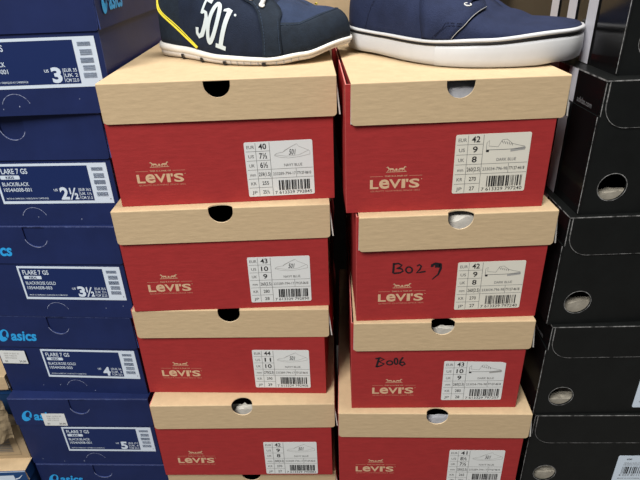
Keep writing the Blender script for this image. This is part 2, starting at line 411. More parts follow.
bL3 = red_box('c', **LT, cx=-.16323, cy=.76088, yaw=-3.453, ztop=zL - 2 * hL, lox=.0062, loy=.0014, lyaw=.86, hole=-.001,
    rows=('44', '11', '10', '270(2.5)', '290', '29'), kind='501', colour='NAVY BLUE', code='233289-794-17', digits=('77127-0610', '7 613329 792906'),
    lab=(124.6, 8.6, 62.5), logo_x=18, logo_z=25.5, ang=0, seed=13,
    label='red shoe box with kraft lid and size 44 label, the only box marked 44')
bL4 = red_box('d', **LT, cx=-.15682, cy=.7325, yaw=-2.24, ztop=zL - 3 * hL, lox=.00484, loy=.0024, lyaw=.35, hole=0.0,
    rows=('42', '9', '8', '260(2.5)', '270', '27'), kind='501', colour='NAVY BLUE', code='233289-794-17', digits=('77127-0610', '7 613329 792883'),
    lab=(124.4, 2.2, 62.5), logo_x=18, logo_z=22.5, ang=0, topcut=.0115, seed=14,
    label='red shoe box, size 42 label, purple card in the hole of its lid')
bL5 = red_box('e', **LT, cx=-.1550, cy=.7420, yaw=-1.6, ztop=zL - 4 * hL, lox=.002, loy=.0025, lyaw=0, hole=0.0,
    rows=('41', '8', '7', '255(2.5)', '265', '26'), kind='501', colour='NAVY BLUE', code='233289-794-17', digits=('77127-0610', '7 613329 792876'),
    lab=(124.4, 4, 62.5), logo_x=18, logo_z=24, seed=15,
    label='red shoe box at the bottom edge, just its kraft lid showing')
bR1 = red_box('f', **RT, cx=.18342, cy=.7228, yaw=.06, ztop=zR, lox=.00824, loy=.00257, lyaw=.70, hole=0.0,
    rows=('42', '9', '8', '260(2.5)', '270', '27'), kind='low', colour='DARK BLUE', code='233034-796-98', digits=('77127-4618', '7 613329 797240'),
    lab=(94.6, 15.6, 64.5), logo_x=20, logo_z=23.8, ang=.5, topcut=0, paper='ivory', seed=21, D=.31,
    label='red shoe box with kraft lid and size 42 label, under the plain navy canvas shoe')
bR2 = red_box('g', **RT, cx=.19718, cy=.71101, yaw=-.66, ztop=zR - hR, lox=.00455, loy=.0050, lyaw=.97, hole=0.002,
    rows=('42', '9', '8', '260(2.5)', '270', '27'), kind='low', colour='DARK BLUE', code='233034-796-98', digits=('77127-4618', '7 613329 797240'),
    lab=(96.5, 10.5, 64), logo_x=20, logo_z=23.6, ang=.4, paper='ivory', seed=22, D=.31, extra=B029,
    label='red shoe box with kraft lid and B029 written on it in black marker')
bR3 = red_box('h', **RT, cx=.18848, cy=.705, yaw=-2.353, ztop=zR - 2 * hR, lox=.00513, loy=.0037, lyaw=.37, hole=-.001,
    rows=('43', '10', '9', '260(2.5)', '280', '28'), kind='low', colour='DARK BLUE', code='233034-796-98', digits=('77127-4618', '7 613329 797257'),
    lab=(96.5, 11.3, 64), logo_x=21, logo_z=22, ang=.2, cut=True, seed=23, D=.31, extra=B006,
    label='red shoe box with kraft lid and B006 written on it in black marker')
bR4 = red_box('i', **LT, cx=.18539, cy=.69359, D=.30, yaw=-3.0, ztop=zR - 3 * hR, lox=.00339, loy=.0026, lyaw=-.12, hole=0.003,
    rows=('41', '8½', '7½', '250(2.5)', '265', '26½'), kind='501', colour='NAVY BLUE', code='233289-794-17', digits=('77127-0610', '7 613329 792869'),
    lab=(125.2, 5.5, 62), logo_x=18, logo_z=24, ang=0, seed=24,
    label='red shoe box with kraft lid and size 41 label, under the B006 box')
zR5 = zR - 3 * hR - hL
bR5 = red_box('j', W=.33, H=zR5 / S, h=.05766, e=.00455, cx=.188, cy=.70, yaw=-2.6, ztop=zR5, lox=.002, loy=.0025, lyaw=0, hole=0.0,
    rows=('40', '7½', '6½', '259(1.5)', '255', '25½'), kind='501', colour='NAVY BLUE', code='233289-794-17', digits=('77127-0610', '7 613329 792845'),
    lab=(125.2, 5.5, 62), logo_x=18, logo_z=24, seed=25,
    label='red shoe box with kraft lid standing on the floor beneath the size 41 box')

G_T = 'crumpled tissue paper inside the shoe boxes'
def inside(b, dx, sx, sy, h, k, label, seed, name='tissue_paper', y0=.003):
    R = Matrix.Rotation(b.rotation_euler.z, 3, 'Z')
    p = b.location + R @ Vector((dx, y0, T + .0003))
    return crumple(name, label, p, b.rotation_euler.z, sx, sy, h, k, G_T, seed)
inside(bR1, .004, .09, .10, hR - .006, 'tissue_grey', 'grey tissue paper in finger hole of the box under the canvas shoe', 3)
inside(bR2, .004, .10, .016, hR - .0085, 'tissue', 'cream tissue paper in the finger hole of the box marked B029', 5)
inside(bR3, .002, .06, .008, hR - .0146, 'tissue', 'sliver of pale tissue paper in finger hole of the B006 box', 6)
inside(bR4, .004, .06, .008, hL - .0146, 'tissue_grey', 'sliver of grey tissue paper in the finger hole of the size 41 box', 8)
inside(bL4, .003, .06, .012, hL - .0146, 'tissue', 'pale tissue paper low in the finger hole that shows purple card', 9)
# purple card standing in the size 42 box
R = Matrix.Rotation(bL4.rotation_euler.z, 3, 'Z'); p = bL4.location + R @ Vector((.0035, .045, T + .0003))
pc = thing('purple_card', 'dark purple card with pale letters inside the hole of the left size 42 box', 'card', p, bL4.rotation_euler.z)
bm = bmesh.new(); boxb(bm, -.03, .03, 0, .012, 0, .1135); finish('card', bm, ['purple'], pc, bevel=.0006)
a = Art(); a.text('IP', -7, 97, 13, 'ink_soft', .01, width=15); a.build('lettering', pc, lambda x, z, l: Vector((x, -l, z)))

# ------------------------------------------------------------------ navy shoe boxes on the left
G_NAVY = 'navy blue shoe boxes stacked in the left column'
def swirl(a, x, z, s, k='cyan'):
    """slanted loop with a tapering tail"""
    out, inn = [], []
    for i in range(33):
        t = rad(360 * i / 32)
        for L_, ra, rb, dx, dz in ((out, 6.3, 8.8, 0, 0), (inn, 2.7, 4.6, .9, 2.4)):
            u, v = ra * math.cos(t) + dx, rb * math.sin(t) + dz
            L_.append((x + (u + v * .34 + 7.5) * s, z + (v + 9) * s))
    for i in range(32): a.poly((out[i], out[i + 1], inn[i + 1], inn[i]), k)
    a.line([(x + q * s, z + r_ * s) for q, r_ in ((12.8, 3.2), (10.6, 6.2), (8.4, 10.2), (8.2, 13.5))], [.7 * s, 1.5 * s, 1.7 * s, .8 * s], 'navy', 1)
def navy_logo(parent, f, x, z, s=1.0, tw=36, lift=.0002):
    a = Art(); swirl(a, x, z, s * 1.05)
    a.text('asics', x + 16.5 * s, z + 2.6 * s, 14.2 * s, 'cyan', .030, width=tw * s, shear=.22)
    return a.build('brand_print', parent, f, lift)
def navy_label(parent, xr, zb, size, colour, code, eu, uk, cm):
    W, H = 121.5, 45.0
    f = lambda x, z, l: Vector((xr + x, -.00015 - l, zb + z))
    bm = bmesh.new(); P = rect(-W, 0, 0, H)
    va = [bm.verts.new(f(x / 1000, z / 1000, .0001)) for x, z in P]; vb = [bm.verts.new(f(x / 1000, z / 1000, -.0001)) for x, z in P]
    bm.faces.new(va); bm.faces.new(vb[::-1])
    for i in range(4): bm.faces.new((va[i], vb[i], vb[(i + 1) % 4], va[(i + 1) % 4]))
    lab = finish('size_label', bm, ['white_cool'], parent)
    a = Art(); a.rect(-W + 2.2, 3.2, -20.5, H - 2.6, 'navy_label')
    L = -W + 5.5
    a.text('FLARE 7 GS', L, 34.2, 5.6, 'white_cool', .016, width=31, lay=1)
    a.rrect(L, 28.0, L + 21, 32.4, 1, 'white_cool', 1); a.text('KIDS', L + 10.5, 28.9, 2.6, 'navy_label', .02, width=9, align='c', lay=2)
    a.text(colour, L, 20.6, 4.1, 'white_cool', .010, width=29 if len(colour) < 13 else 36, lay=1)
    a.text(code, L, 14.2, 4.1, 'white_cool', .008, width=30, lay=1)
    a.text('MADE IN CAMBODIA / FABRIQUE AU CAMBODGE', L, 5.4, 1.7, 'white_cool', .005, width=46, lay=1)
    wn = {'3': 9.5, '4': 9.5, '5': 9.5}.get(size, 19)
    xs = -36 - wn - 1
    a.text('US', xs - 6, 14.3, 2.6, 'white_cool', .02, width=4.2, lay=1)
    if len(size) == 1: a.text(size, xs, 5.2, 12.8, 'white_cool', .04, width=wn, lay=1)
    else:
        a.text(size[0], xs, 5.2, 12.8, 'white_cool', .04, width=9.2, lay=1)
        a.text('½', xs + 9.7, 5.2, 12.2, 'white_cool', .022, width=9.6, lay=1)
    a.line([(-35, 5), (-35, 17.5)], .4, 'white_cool', 1)
    for i, (u, v) in enumerate((('EUR', eu), ('UK', uk), ('CM', cm))):
        a.text(u + ' ' + v, -34, 14.2 - i * 4.6, 3.1, 'white_cool', .008, width=12, lay=1)
    a.build('lettering', lab, f, .0002)
    b = Art()
    for i, (y0, y1) in enumerate(((36.6, 40), (28.5, 33.5), (21.5, 26), (14.5, 19.5), (8, 12.6))):
        barcode(b, -16.5 + (i % 2), y0 + .1, -4.4, y1 + .4, 'ink_bar', 40 + i, True)
    b.rect(-3.4, 4.2, -2.2, 5.4, 'ink_grey')
    b.build('barcode', lab, f, .0002)
def price_sticker(parent, f, x, z, W, H):
    bm = bmesh.new(); P = rect(x, z, x + W, z + H)
    va = [bm.verts.new(f(px / 1000, pz / 1000, .0003)) for px, pz in P]; vb = [bm.verts.new(f(px / 1000, pz / 1000, .0001)) for px, pz in P]
    bm.faces.new(va); bm.faces.new(vb[::-1])
    for i in range(4): bm.faces.new((va[i], vb[i], vb[(i + 1) % 4], va[(i + 1) % 4]))
    st = finish('price_sticker', bm, ['white'], parent)
    a = Art()
    for i in range(3): a.text('0550 14 BLU 35', x + 6, z + H - 5.4 - i * 3.6, 2.0, 'ink_soft', .01, width=[20, 16, 15][i])
    a.text('00', x + 4, z + 2, 3, 'ink_grey', .01, width=3.6); a.text('39,99', x + W - 11, z + 2, 3, 'ink_grey', .02, width=9)
    a.build('lettering', st, f, .0004)

HN, hN, WN, DN = .19787 * S, .07724 * S, .184, .27
zN0 = CAMZ - .21328 * S
nav = [  # rx, cy, yaw, label data, stickers
 (-.31332, .85202, .3, ('3', 'BLACK/BLACK', '1054A008-001', '35', '2', '22.0'), 'navy blue shoe box labelled size 3, topmost of the left column'),
 (-.3412, .85889, -3.6, ('2½', 'BLACK/BLACK', '1054A008-001', '34.5', '1½', '21.5'), 'navy blue shoe box labelled size 2½, second in the left column'),
 (-.35825, .85507, -5.0, ('3½', 'BLACK/ROSE GOLD', '1054A008-003', '35.5', '2½', '22.25'), 'navy blue shoe box labelled size 3½, third in the left column'),
 (-.37098, .86054, -5.0, ('4', 'BLACK/ROSE GOLD', '1054A008-003', '36', '3', '22.5'), 'navy blue shoe box labelled size 4, price sticker beside its label'),
 (-.37022, .84799, -3.09, ('5', 'BLACK/BLACK', '1054A008-001', '37.5', '4', '23.5'), 'navy blue shoe box labelled size 5, price sticker over the logo on its lid'),
 (-.3640, .8479, -3.0, None, 'navy blue shoe box at the bottom of the left column, only its lid in view'),
]
for i, (rx, cy, yaw, d, label) in enumerate(nav):
    H = HN; zb = zN0 - i * HN
    if i == 5: H = zN0 - 4 * HN; zb = 0
    ya = rad(yaw)
    cx = rx * S - math.cos(ya) * WN / 2; cyy = cy * S - math.sin(ya) * WN / 2
    t = thing('shoe_box', label, 'shoe box', (cx, cyy, zb), ya, G_NAVY)
    hx = WN / 2 - .0915
    carton_body(t, WN, DN, H - T - .0002, 'navy', 'navy_in', 'navy_edge')
    W2 = WN + .0022; yo = .0016
    lid = lid_mesh(t, W2, DN + yo + .0012, H, hN if H > .09 else hN, 0, yo, 0, 'navy', 'navy', 'navy_in', 'navy_edge', hx, .0128, .0260, 0, flare=.0004)
    f = front(WN / 2, 0, -yo); lf = front(0, 0, 0)
    # fold line with wear and a painted highlight, rim of the finger hole and the punched arc at the foot
    a = Art(); xh = hx * 1000
    a.line([(-W2 * 500 + 1, H * 1000 - 1.0), (W2 * 500 - 1, H * 1000 - 1.0)], .7, 'navy_scuff_glint'); a.build('worn_edge', lid, front(0, 0, 0), .00012); a = Art()
    a.line(arc(xh, H * 1000 - 1.1 - 12.1, 13.2, 13.2, -20, -165, 16), .6, 'scuff_white')
    a.build('hole_rim', lid, front(0, 0, 0), .00012)
    a = Art(); a.line(arc(xh - 1 - (4 if i == 1 else 0), 7, 14, 14, 160, 20, 16), .45, 'scuff_white')
    a.build('punched_arc', t, lf, .00012)
    r = random.Random(i)
    for q in range(3):
        x, z = r.uniform(-WN * 480, WN * 480), r.uniform(3, 18); a = Art(); a.poly(arc(x, z, .5, .7, 0, 330, 5), 'scuff_white'); a.build('scuff', t, lf, .00012)
    if d: navy_label(t, WN / 2 - .0052, .0256, *d)
    # logo printed on the lid front and on the right end of the lid
    navy_logo(lid, front(0, 0, 0), -WN * 500 + 9.5, H * 1000 - 40, 1.02, 33)
    xs = W2 / 2 + .0008
    navy_logo(lid, (lambda X: lambda x, z, l: Vector((X + l, .012 + x, z)))(xs), 3, H * 1000 - 36, 1.25, 34, .0012)
    if i == 3: price_sticker(t, f, -181, 48, 34, 20.5)
    if i == 4: price_sticker(lid, front(WN / 2, 0, 0), -146, H * 1000 - 47.5, 31, 21.5)

# ------------------------------------------------------------------ black shoe boxes on the right
G_BLK = 'black shoe boxes stacked in the right column'
HK = .12468 * 1.56 * S; WK, DK = .215, .335
zK = CAMZ - .10317 * 1.56 * S
blk = [(.26127, .47622, 0, 'black shoe box with three white side stripes, topmost of the right column'),
       (.2449, .46049, .45, 'black shoe box with web address on its side, second from top in the right column'),
       (.23518, .45699, 0, 'black shoe box with finger hole, third from top in the right column'),
       (.2385, .45382, -1.8, 'black shoe box with white sticker at the frame edge, fourth in the right column'),
       (.2397, .45311, -2.5, 'black shoe box with white barcode sticker showing in full width, lower right'),
       (.2400, .4540, -1.5, 'black shoe box on the floor at the bottom of the right column')]
kk = 1.56 * S
bK = []
for i, (lx, cy, yaw, label) in enumerate(blk):
    H = HK; top = zK + HK - i * HK
    if i == 5: H = top
    zb = top - H; ya = rad(yaw)
    cx = lx * kk + math.cos(ya) * WK / 2; cyy = cy * kk + math.sin(ya) * WK / 2
    t = thing('shoe_box', label, 'shoe box', (cx, cyy, zb), ya, G_BLK); bK.append(t)
    # tray with a round finger hole in its front
    bm = bmesh.new(); hx, hz, hr = -WK / 2 + .0245, .0265, .0128
    z1 = H - T - .0002; hw = WK / 2
    # front board in two halves so that the hole is a true hole
    left = [(-hw, 0), (hx, 0)] + arc(hx, hz, hr, hr, 270, 90, 14) + [(hx, z1), (-hw, z1)]
    right = [(hx, 0), (hw, 0), (hw, z1), (hx, z1)] + arc(hx, hz, hr, hr, 90, -90, 14)
    if i == 5: left = rect(-hw, 0, hx, z1); right = rect(hx, 0, hw, z1)
    prism(bm, left, (0, 0, 0), (1, 0, 0), (0, 0, 1), (0, -1, 0), T, 0, 1, 2); prism(bm, right, (0, 0, 0), (1, 0, 0), (0, 0, 1), (0, -1, 0), T, 0, 1, 2)
    prism(bm, rect(-hw, 0, hw, z1), (0, DK, 0), (1, 0, 0), (0, 0, 1), (0, 1, 0), T, 0, 1, 2)
    for s in (-1, 1): prism(bm, rect(T, 0, DK - T, z1), (s * hw, 0, 0), (0, 1, 0), (0, 0, 1), (s, 0, 0), T, 3, 1, 2)
    prism(bm, rect(-hw + T, T, hw - T, DK - T), (0, 0, 0), (1, 0, 0), (0, 1, 0), (0, 0, -1), T, 0, 1, 1)
    # doubled side wall below the lid
    prism(bm, rect(-.0010, 0, DK, H - .030), (-hw - .0012, 0, 0), (0, 1, 0), (0, 0, 1), (-1, 0, 0), .0011, 3, 1, 0)
    finish('box_body', bm, ['black', 'grey_in', 'black', 'black_side'], t)
    # hinged lid: top board, tuck flap with rounded corners, narrow side flaps
    bm = bmesh.new()
    prism(bm, rect(-hw, -.0014, hw, DK), (0, 0, H), (1, 0, 0), (0, 1, 0), (0, 0, 1), T, 0, 1, 2)
    rr = .020; L, Rr, zt, zf = -hw + .0028, hw - .0028, H - .0004, H - (.0400 if i != 4 else .043)
    P = [(L, zt)] + arc(L + rr, zf + rr, rr, rr, 180, 270, 8) + arc(Rr - rr, zf + rr, rr, rr, 270, 360, 8) + [(Rr, zt)]
    prism(bm, P, (0, -.0014, 0), (1, 0, 0), (0, 0, 1), (0, -1, 0), .0010, 0, 1, 2)
    lid = finish('lid', bm, ['black', 'grey_in', 'worn'], t)
    a = Art(); rg = random.Random(50 + i)
    a.line([(x * 1000, z * 1000) for x, z in [(L + .0002, zt)] + arc(L + rr, zf + rr, rr - .0002, rr - .0002, 180, 270, 10) + [(Rr - rr, zf + .0002)]], .38, 'worn')
    a.build('worn_edge', lid, front(0, 0, -.0014), .0001)
    a = Art(); a.line([(-hw * 1000, H * 1000 - .45), (-20, H * 1000 - .5), (hw * 1000, H * 1000 - .45)], .9, 'worn')
    a.build('worn_edge', lid, front(0, 0, -.0014), .0002)
    a = Art(); a.line([(-hw * 1000 + .3, H * 1000 - 30), (-hw * 1000 + .3, H * 1000 - 2)], .7, 'worn'); a.build('worn_edge', t, front(0, 0, -.0004), .00015); a = Art()
    a.line([(-hw * 1000 - 1.9, 2), (-hw * 1000 - 1.9, H * 500), (-hw * 1000 - 1.9, H * 1000 - 30)], .6, 'worn'); a.build('worn_edge', t, front(0, 0, -.0004), .00015); a = Art()
    if i < 5:
        pts = arc(hx * 1000, hz * 1000, hr * 1000 + .3, hr * 1000 + .3, 0, 360, 30); a.line(pts, .6, 'worn'); a.build('hole_rim', t, front(0, 0, -.0004), .00015)
    # side print: three stripes and the web address
    sf = lambda x, z, l: Vector((-hw - .0024 - l, x, z))
    for y0 in (.051, .092, .133):
        a = Art(); a.rect(y0 * 1000, .6, y0 * 1000 + 18, H * 1000 - 30.4, 'stripe'); a.build('side_stripe', t, sf, .0001)
        a = Art(); a.rect(y0 * 1000, H * 1000 - 29.8, y0 * 1000 + 18, H * 1000 - .6, 'stripe'); a.build('side_stripe', t, lambda x, z, l: Vector((-hw - l, x, z)), .0001)
    a = Art(); a.text('adidas.com', -44, H * 1000 - 27, 4.8, 'grey_print', .02, width=28)
    a.build('brand_print', t, lambda x, z, l: Vector((-hw - l, -x, z)), .0002)
    if i in (3, 4):
        x0 = (.1045 if i == 3 else .1055) - WK / 2
        bm = bmesh.new(); r_ = .0022; zt_, zb_ = H - .0655, H - .1120
        P = arc(hw - .006 - r_, zt_ - r_, r_, r_, 0, 90, 4) + arc(x0 + r_, zt_ - r_, r_, r_, 90, 180, 4) + arc(x0 + r_, zb_ + r_, r_, r_, 180, 270, 4) + arc(hw - .006 - r_, zb_ + r_, r_, r_, 270, 360, 4)
        prism(bm, P, (0, -.0003, 0), (1, 0, 0), (0, 0, 1), (0, -1, 0), .0003, 0, 0, 0)
        st = finish('size_label', bm, ['white_cool'], t)
        a = Art(); X = x0 * 1000; Z = zt_ * 1000
        a.text('600', X + 10, Z - 7, 2.6, 'ink', .02, width=6)
        for q, wl in enumerate((22, 26)): a.text('ORIGINALS SHOE LOW M', X + 8, Z - 13.0 - q * 3, 1.9, 'ink_grey', .005, width=wl)
        a.line([(X + 34, Z - 10), (X + 90, Z - 10)], .3, 'ink_grey')
        a.text('4 059 8111', X + 6, Z - 34, 3, 'ink_grey', .005, width=24); a.text('MADE IN INDONESIA', X + 6, Z - 39, 1.8, 'ink_grey', .005, width=26)
        a.build('lettering', st, front(0, 0, -.0003))
        a = Art(); barcode(a, X + 8, Z - 30, X + 46, Z - 18, 'ink', 70 + i); a.build('barcode', st, front(0, 0, -.0003))
def insideK(b, h, sy, label, seed, dx=0.0):
    R = Matrix.Rotation(b.rotation_euler.z, 3, 'Z')
    p = b.location + R @ Vector((-WK / 2 + .034 + dx, .004, T + .0003))
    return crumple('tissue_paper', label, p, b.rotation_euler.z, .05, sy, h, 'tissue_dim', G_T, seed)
insideK(bK[1], .0180, .012, 'pale tissue paper in the round hole of the second black box from top', 15)
insideK(bK[2], .0215, .012, 'pale tissue paper in the round hole of the third black box from top', 17)
insideK(bK[3], .0155, .012, 'pale tissue paper in the round hole of the fourth black box from top', 19)
insideK(bK[4], .0190, .012, 'pale tissue paper in the round hole of the black box with barcode sticker', 23)

# ------------------------------------------------------------------ shoes
def cr(pts, n):
    """Catmull-Rom through pts resampled to n evenly spaced points"""
    P = [pts[0]] + list(pts) + [pts[-1]]; out = []
    for i in range(1, len(P) - 2):
        for k in range(12):
            t = k / 12; a, b, c, d = P[i - 1], P[i], P[i + 1], P[i + 2]
            out.append(tuple(.5 * ((2 * b[j]) + (-a[j] + c[j]) * t + (2 * a[j] - 5 * b[j] + 4 * c[j] - d[j]) * t * t + (-a[j] + 3 * b[j] - 3 * c[j] + d[j]) * t ** 3) for j in range(len(b))))
    out.append(tuple(pts[-1]))
    L = [0]
    for i in range(1, len(out)): L.append(L[-1] + math.dist(out[i], out[i - 1]))
    res = []
    k = 0
    for q in range(n):
        s = L[-1] * q / (n - 1)
        while k < len(L) - 2 and L[k + 1] < s: k += 1
        u = (s - L[k]) / max(L[k + 1] - L[k], 1e-9)
        res.append(tuple(out[k][j] + (out[k + 1][j] - out[k][j]) * u for j in range(len(out[k]))))
    return res
def lerp_tab(tab, t):
    if t <= tab[0][0]: return tab[0][1]
    for (a, va), (b, vb) in zip(tab, tab[1:]):
        if t <= b:
            u = (t - a) / (b - a); u = u * u * (3 - 2 * u); return va + (vb - va) * u
    return tab[-1][1]
class Shoe:
    """footprint outline (x, y), spine, sole bottom/top and ridge heights along it; all in metres relative to the lid top"""
    NU = 128
    def __init__(s, near, far, h0, h1, zbot, ztop, ridge, fullness=.62):
        # resample the closed footprint: u 0 heel -> .5 toe along the near side -> 1 back along the far side
        n = s.NU // 2
        a = cr(near, n + 1); b = cr([near[-1]] + far[::-1] + [near[0]], n + 1)
        s.O = a + b[1:-1]
        s.h0, s.h1 = Vector(h0), Vector(h1)       # heel and toe ends of the spine
        s.zb, s.zt, s.rd, s.n = zbot, ztop, ridge, fullness
    def outline(s, u):
        N = len(s.O); q = (u % 1) * N; i = int(q); t = q - i
        a, b = s.O[i % N], s.O[(i + 1) % N]
        return Vector((a[0] + (b[0] - a[0]) * t, a[1] + (b[1] - a[1]) * t))
    def tt(s, o):
        d = s.h1 - s.h0; return max(0, min(1, (o - s.h0).dot(d) / d.dot(d)))
    def ax(s, o):      # position along the whole shoe 0..1 for height tables
        d = (s.h1 - s.h0).normalized(); L = (s.h1 - s.h0).length
        return ((o - s.h0).dot(d) + .035) / (L + .07)
    def upper(s, u, a, off=0):
        """a 0..1 from the sole edge up to the ridge"""
        o = s.outline(u); t = s.tt(o); c = s.h0 + (s.h1 - s.h0) * t
        x = s.ax(o); z0 = lerp_tab(s.zt, x) - .001; H = lerp_tab(s.rd, s.ax(c))
        an = a * math.pi / 2
        r = (math.cos(an)) ** s.n * .985 + (.02 * math.sin(2 * an))
        if a >= 1: r = 0
        p = c + (o - c) * r
        # along the ridge the sole height of the centre takes over
        zc = lerp_tab(s.zt, s.ax(p)) - .001
        z = zc + (H - zc) * math.sin(an) ** .85
        q = Vector((p.x, p.y, z))
        if off:
            e = .01
            q1 = s.upper(u + e, min(a, .97)); q2 = s.upper(u, min(a, .97) + e); q0 = s.upper(u, min(a, .97))
            n = (q1 - q0).cross(q2 - q0).normalized()
            if n.dot(Vector((o.x - c.x, o.y - c.y, .3 * (o - c).length))) < 0: n = -n
            q = q + n * off
        return q
    def sole_pt(s, u, k, out):
        """k 0 bottom .. 1 top edge of the sole, pushed out by out"""
        o = s.outline(u); t = s.tt(o); c = s.h0 + (s.h1 - s.h0) * t
        d = (o - c).normalized(); p = o + d * out; x = s.ax(o)
        z = lerp_tab(s.zb, x) + (lerp_tab(s.zt, x) - lerp_tab(s.zb, x)) * k
        return Vector((p.x, p.y, z))
def shoe_upper(S_, parent, mats, fmat, a_open, t_open, name='upper', NA=20):
    bm = bmesh.new(); NU = 112; V = []
    for i in range(NU):
        V.append([bm.verts.new(S_.upper(i / NU, j / NA)) for j in range(NA)])
    tops = {}
    for i in range(NU):
        i2 = (i + 1) % NU
        um = (i + .5) / NU; t = S_.ax(S_.outline(um))
        for j in range(NA - 1):
            if t < t_open and (j + 1) / NA > a_open: continue
            f = bm.faces.new((V[i][j], V[i2][j], V[i2][j + 1], V[i][j + 1])); f.material_index = fmat(um, (j + .5) / NA, t)
    # close along the ridge in front of the opening
    for i in range(NU // 2):
        a, b = i, (i + 1); c, d = (NU - i) % NU, (NU - i - 1) % NU
        t = S_.ax(S_.outline((i + .5) / NU))
    for i in range(NU):
        i2 = (i + 1) % NU; t = S_.ax(S_.outline((i + .5) / NU))
        if t < t_open: continue
        c1, c2 = bm.verts.new(S_.upper(i / NU, 1)), bm.verts.new(S_.upper((i + 1) / NU, 1))
        f = bm.faces.new((V[i][NA - 1], V[i2][NA - 1], c2, c1)); f.material_index = fmat((i + .5) / NU, .99, t)
    bmesh.ops.remove_doubles(bm, verts=bm.verts, dist=.0004)
    bmesh.ops.delete(bm, geom=[v for v in bm.verts if not v.link_faces], context='VERTS')
    o = finish(name, bm, mats, parent, smooth=True)
    sd = o.modifiers.new('thickness', 'SOLIDIFY'); sd.thickness = .0018; sd.offset = -1
    return o
def band(S_, prof, NU=128, u0=0, u1=1, mats=None, matf=None, bm=None):
    """sweep a profile [(k, out)] round the sole"""
    bm = bm or bmesh.new(); V = []; closed = (u1 - u0) >= 1
    n = NU if closed else NU + 1
    for i in range(n):
        u = u0 + (u1 - u0) * i / NU
        V.append([bm.verts.new(S_.sole_pt(u, k, o)) for k, o in prof])
    for i in range(n if closed else n - 1):
        i2 = (i + 1) % n
        for j in range(len(prof) - 1):
            f = bm.faces.new((V[i][j], V[i2][j], V[i2][j + 1], V[i][j + 1]))
            if matf: f.material_index = matf((i + .5) / NU * (u1 - u0) + u0, j)
    return bm, V
def sole_mesh(S_, parent, prof, mats, matf=None, name='sole'):
    bm, V = band(S_, prof, matf=matf)
    N = len(V)
    for j, flip in ((0, True), (len(prof) - 1, False)):      # flat bottom and top: strips between near and far side
        for i in range(1, N // 2):
            a, b, c, d = V[i][j], V[(i + 1) % N][j], V[N - i - 1][j], V[N - i][j]
            try: bm.faces.new((a, b, c, d) if b is not c else (a, b, d))
            except ValueError: pass
        try: bm.faces.new((V[0][j], V[1][j], V[N - 1][j]))
        except ValueError: pass
    return finish(name, bm, mats, parent, smooth=True)
def patch(S_, parent, name, k, strip, off, thick=.0006, nu=20, na=6):
    """raised overlay: strip(s, w) -> (u, a) over the unit square"""
    bm = bmesh.new(); V = [[bm.verts.new(S_.upper(*strip(i / nu, j / na), off=off)) for j in range(na + 1)] for i in range(nu + 1)]
    for i in range(nu):
        for j in range(na): bm.faces.new((V[i][j], V[i + 1][j], V[i + 1][j + 1], V[i][j + 1]))
    o = finish(name, bm, [k], parent, smooth=True)
    sd = o.modifiers.new('thickness', 'SOLIDIFY'); sd.thickness = thick; sd.offset = 0
    return o
def cord(parent, name, pts, r, k, cyc=False):
    c = bpy.data.curves.new(name, 'CURVE'); c.dimensions = '3D'; c.bevel_depth = r; c.bevel_resolution = 2; c.resolution_u = 6
    sp = c.splines.new('POLY'); sp.points.add(len(pts) - 1); sp.use_cyclic_u = cyc
    for q, p in zip(sp.points, pts): q.co = (*p, 1)
    c.materials.append(M[k]); o = bpy.data.objects.new(name, c); COL.objects.link(o)
    me = bpy.data.meshes.new_from_object(o); bpy.data.objects.remove(o); bpy.data.curves.remove(c)
    for p in me.polygons: p.use_smooth = True
    return link(name, me, parent)
def on_upper(S_, pts, off=.0008): return [S_.upper(u, a, off) for u, a in pts]
def dense(pts, n=24): return cr([tuple(p) for p in pts], n)
#SHOEDATA
LS = Shoe(near=[(-.163, .633), (-.160, .612), (-.132, .588), (-.106, .562), (-.084, .545), (-.048, .533), (-.013, .536), (.018, .551), (.037, .576)],
          far=[(-.150, .650), (-.125, .655), (-.095, .645), (-.065, .636), (-.03, .632), (0, .630), (.023, .617), (.037, .598)],
          h0=(-.130, .622), h1=(.000, .586),
          zbot=[(0, .0003), (.15, .0003), (.62, .0003), (.74, .0006), (.85, .0035), (1, .0110)],
          ztop=[(0, .0150), (.2, .0130), (.45, .0095), (.7, .0080), (.85, .0115), (1, .0190)],
          ridge=[(0, .082), (.30, .080), (.45, .075), (.60, .066), (.75, .053), (.85, .046), (1, .036)])
RS = Shoe(near=[(.039, .622), (.041, .597), (.064, .565), (.092, .520), (.116, .497), (.145, .485), (.188, .483), (.221, .493), (.240, .512), (.2485, .533)],
          far=[(.050, .652), (.077, .655), (.11, .637), (.14, .612), (.17, .600), (.2, .590), (.226, .574), (.244, .552)],
          h0=(.075, .618), h1=(.203, .546),
          zbot=[(0, .003), (.15, .002), (.40, .0006), (.55, .0003), (.85, .0003), (.93, .0006), (1, .002)],
          ztop=[(0, .0250), (.25, .0225), (.5, .0215), (.75, .0240), (1, .0285)],
          ridge=[(0, .080), (.30, .078), (.42, .072), (.55, .062), (.66, .050), (.76, .0400), (.88, .0315), (1, .0275)])
